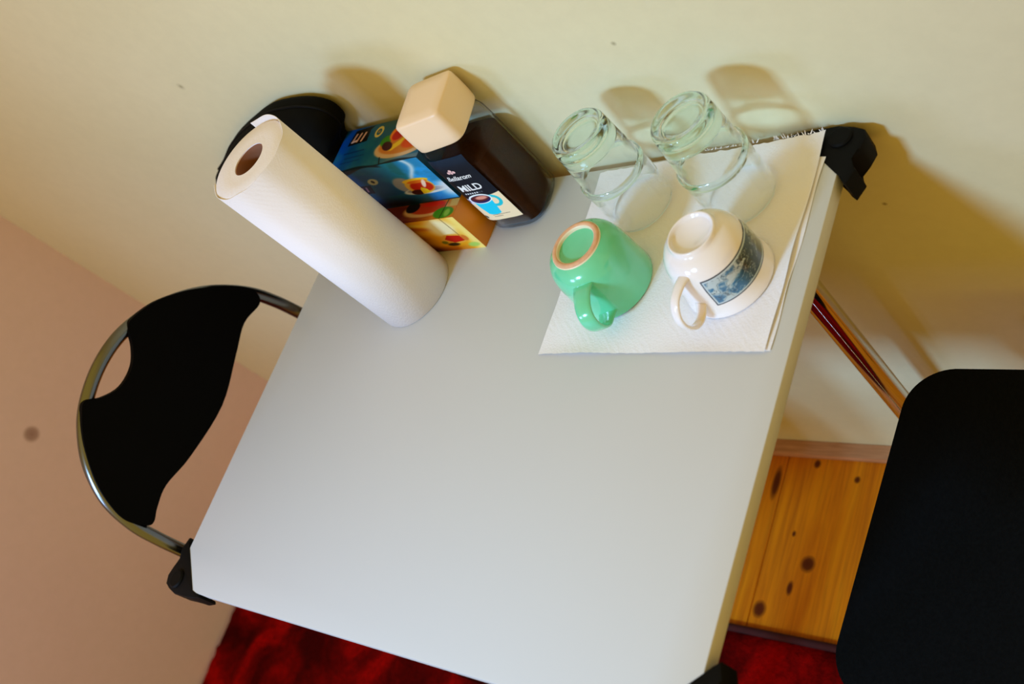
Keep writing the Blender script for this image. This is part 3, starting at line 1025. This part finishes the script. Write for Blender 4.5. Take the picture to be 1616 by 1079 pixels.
# ------------------------------------------------------------------ upside-down tumblers
def tumbler(x, y, label, sc, rz):
    root = thing('glass_tumbler', label, 'glass', (x, y, NZ), rz, 'upturned glass tumblers on the paper towel')
    H = 0.1305 * sc
    R = 0.0385
    out = [(R - .0006, 0.0), (R, 0.0012), (R - .0003, 0.020), (R - .0006, 0.045), (R - .0004, 0.058), (R + .0006, 0.0620), (R + .0004, 0.0655), (R - .0012, 0.0680), (R - .0032, 0.0695),
           (R - .0036, 0.085), (R - .0048, 0.105), (R - .0056, H - 0.008), (R - .0062, H - 0.003), (R - .0085, H), (R - .0110, H - 0.0003),
           (R - .0125, H - 0.0022), (R - .0190, H - 0.0034), (0.008, H - 0.0040), (0.0, H - 0.0041)]
    inn = [(0.0, H - 0.0170), (0.012, H - 0.0168), (0.022, H - 0.0150), (R - .0110, H - 0.0185), (R - .0078, H - 0.026), (R - .0066, 0.085), (R - .0054, 0.0715),
           (R - .0034, 0.0670), (R - .0030, 0.0600), (R - .0028, 0.040), (R - .0022, 0.015), (R - .0016, 0.0008)]
    bm = lathe_bm(out + inn, 96)
    # close the rim
    bm.verts.ensure_lookup_table()
    rings_n = 96
    first = [bm.verts[i] for i in range(rings_n)]
    nv = len(bm.verts)
    last = [bm.verts[i] for i in range(nv - rings_n, nv)]
    for i in range(rings_n):
        j = (i + 1) % rings_n
        bm.faces.new((last[i], last[j], first[j], first[i]))
    o = obj('glass_body', bm, M['glass_thin'], root, sharp=70)
    o.data.materials.append(M['glass'])
    for p in o.data.polygons:          # the thick base refracts fully
        if p.center.z > H - 0.0262 or p.center.z < 0.002 or 0.0600 < p.center.z < 0.0685:
            p.material_index = 1
    return root


tumbler(0.5734, -0.0616, 'left upturned clear glass tumbler, behind the green mug', 1.0, 0.3)
tumbler(0.7010, -0.0672, 'right upturned clear glass tumbler, behind the white cup near the black corner', 0.99, 1.1)


# ------------------------------------------------------------------ mugs
def strap(pts, wd, th, n=12):
    """handle: rounded strap of width wd and thickness th swept along pts (in a vertical plane)"""
    bm = bmesh.new()
    P = [Vector(p) for p in pts]
    side = None
    rings = []
    for i, p in enumerate(P):
        t_ = (P[min(i + 1, len(P) - 1)] - P[max(i - 1, 0)]).normalized()
        s = Vector((0, 1, 0))
        nn = t_.cross(s).normalized()
        f = i / (len(P) - 1)
        ww = wd * (1.0 + 0.35 * (abs(f - 0.5) * 2) ** 3)
        rings.append([bm.verts.new(p + s * (ww / 2 * sgnpow(math.cos(2 * PI * k / n), 0.8)) + nn * (th / 2 * sgnpow(math.sin(2 * PI * k / n), 0.8))) for k in range(n)])
    for a, b in zip(rings, rings[1:]):
        for k in range(n):
            bm.faces.new((a[k], a[(k + 1) % n], b[(k + 1) % n], b[k]))
    bm.faces.new(rings[0]); bm.faces.new(rings[-1])
    return bm


def sgnpow(v, p):
    return math.copysign(abs(v) ** p, v)


def green_mug():
    root = thing('green_mug', 'mint green ceramic mug standing upside down on the paper towel', 'mug', (0.5745, -0.1660, NZ), math.radians(-72))
    out = [(0.0455, 0.0), (0.0468, 0.0006), (0.0472, 0.0022), (0.0466, 0.012), (0.0456, 0.030), (0.0450, 0.045), (0.0440, 0.054), (0.0418, 0.062), (0.0382, 0.0682), (0.0335, 0.0722), (0.0300, 0.0742)]
    inn = [(0.0, 0.066), (0.028, 0.065), (0.038, 0.060), (0.0415, 0.050), (0.0425, 0.030), (0.0435, 0.008), (0.0440, 0.0006), (0.0455, 0.0)]
    obj('mug_body', lathe_bm(out + [(0.0288, 0.0747), (0.0205, 0.0725), (0.0, 0.0722)] + inn, 96), M['green'], root, sharp=70)
    obj('foot_ring', lathe_bm([(0.0292, 0.0735), (0.0286, 0.0768), (0.0272, 0.0778), (0.0246, 0.0778), (0.0232, 0.0765), (0.0228, 0.0722)], 96), M['terracotta'], root, True)
    obj('glaze_line', lathe_bm([(0.0236, 0.0770), (0.0230, 0.0768), (0.0225, 0.0755), (0.0222, 0.0722)], 96), M['cream_line'], root, True)
    obj('glaze_line', lathe_bm([(0.0298, 0.0742), (0.0296, 0.0752), (0.0290, 0.0756)], 96), M['cream_line'], root, True)
    pts = catmull([(0.041, 0, 0.0575), (0.055, 0, 0.0590), (0.0700, 0, 0.0545), (0.0775, 0, 0.0440), (0.0760, 0, 0.0290), (0.0670, 0, 0.0170), (0.0530, 0, 0.0125), (0.0440, 0, 0.0105)], 6)
    obj('handle', strap(pts, 0.0185, 0.0046), M['green'], root, True)


def white_cup():
    root = thing('white_cup', 'white porcelain cup with blue marbled band, upside down on the paper towel', 'cup', (0.7152, -0.1660, NZ), 0)
    out = [(0.0470, 0.0), (0.0482, 0.0005), (0.0484, 0.0018), (0.0470, 0.006), (0.0455, 0.014), (0.0449, 0.022), (0.0446, 0.032), (0.0440, 0.042), (0.0425, 0.051),
           (0.0395, 0.0595), (0.0350, 0.0660), (0.0300, 0.0700), (0.0268, 0.0716), (0.0256, 0.0735), (0.0250, 0.0765), (0.0240, 0.0775), (0.0226, 0.0770), (0.0216, 0.0745), (0.0200, 0.0725), (0.0, 0.0722)]
    inn = [(0.0, 0.067), (0.025, 0.066), (0.035, 0.060), (0.0395, 0.050), (0.0415, 0.035), (0.0425, 0.015), (0.0455, 0.002), (0.0470, 0.0)]
    obj('cup_body', lathe_bm(out + inn, 96), M['porcelain'], root, sharp=70)

    def rad(z):
        for (r0, z0), (r1, z1) in zip(out[3:], out[4:]):
            if z0 <= z <= z1:
                return r0 + (r1 - r0) * (z - z0) / (z1 - z0)
        return 0.045
    A0, A1, Z0, Z1 = math.radians(-77), math.radians(42), 0.0175, 0.0535

    def band(U, V):
        n = fbm(U, V, 6, 3, 41, 5); m = fbm(U + 0.6 * n, V + 0.5 * n, 5, 2.2, 55, 5)
        im = blank(U, (186, 202, 206))
        im = blend(im, sstep(m, 0.46, 0.60) * (1 - sstep(U, 0.45, 0.65)), (34, 104, 150))
        im = blend(im, sstep(m, 0.44, 0.56) * sstep(U, 0.32, 0.55), (40, 56, 54))
        im = blend(im, sstep(n, 0.50, 0.62) * sstep(0.42 - U, 0, 0.1) * 0.8, (24, 92, 140))
        im = blend(im, sstep(U, 0.55, 1.0) * 0.35, (150, 160, 110))
        im = blend(im, (1 - sstep(np.abs(n - 0.5), 0.004, 0.02)) * 0.6, (40, 70, 90))
        im = blend(im, (1 - sstep(np.abs(m - 0.40), 0.003, 0.014)) * 0.7, (14, 26, 36))
        im = blend(im, (1 - sstep(np.abs(m - 0.66), 0.003, 0.02)) * 0.6, (214, 226, 230))
        e = np.minimum(np.minimum(U * 2.6, (1 - U) * 2.6), np.minimum(V, 1 - V))
        im = blend(im, 1 - sstep(e, 0.075, 0.09), (190, 206, 214))
        im = blend(im, 1 - sstep(e, 0.028, 0.04), (20, 34, 56))
        return im
    painted('marbled_band', lambda u, v: ((rad(Z0 + (Z1 - Z0) * v) + 0.0002) * math.cos(A0 + (A1 - A0) * u), (rad(Z0 + (Z1 - Z0) * v) + 0.0002) * math.sin(A0 + (A1 - A0) * u), Z0 + (Z1 - Z0) * v),
            band, 240, 90, M['cup_print'], root)
    a = math.radians(-98)
    pts = catmull([(0.038, 0, 0.0590), (0.0500, 0, 0.0600), (0.0640, 0, 0.0565), (0.0735, 0, 0.0440), (0.0745, 0, 0.0300), (0.0685, 0, 0.0175), (0.0600, 0, 0.0130), (0.0520, 0, 0.0150), (0.0435, 0, 0.0220)], 6)
    h = obj('handle', strap(pts, 0.0100, 0.0046), M['porcelain'], root, True)
    h.rotation_euler = (0, 0, a)


green_mug()
white_cup()
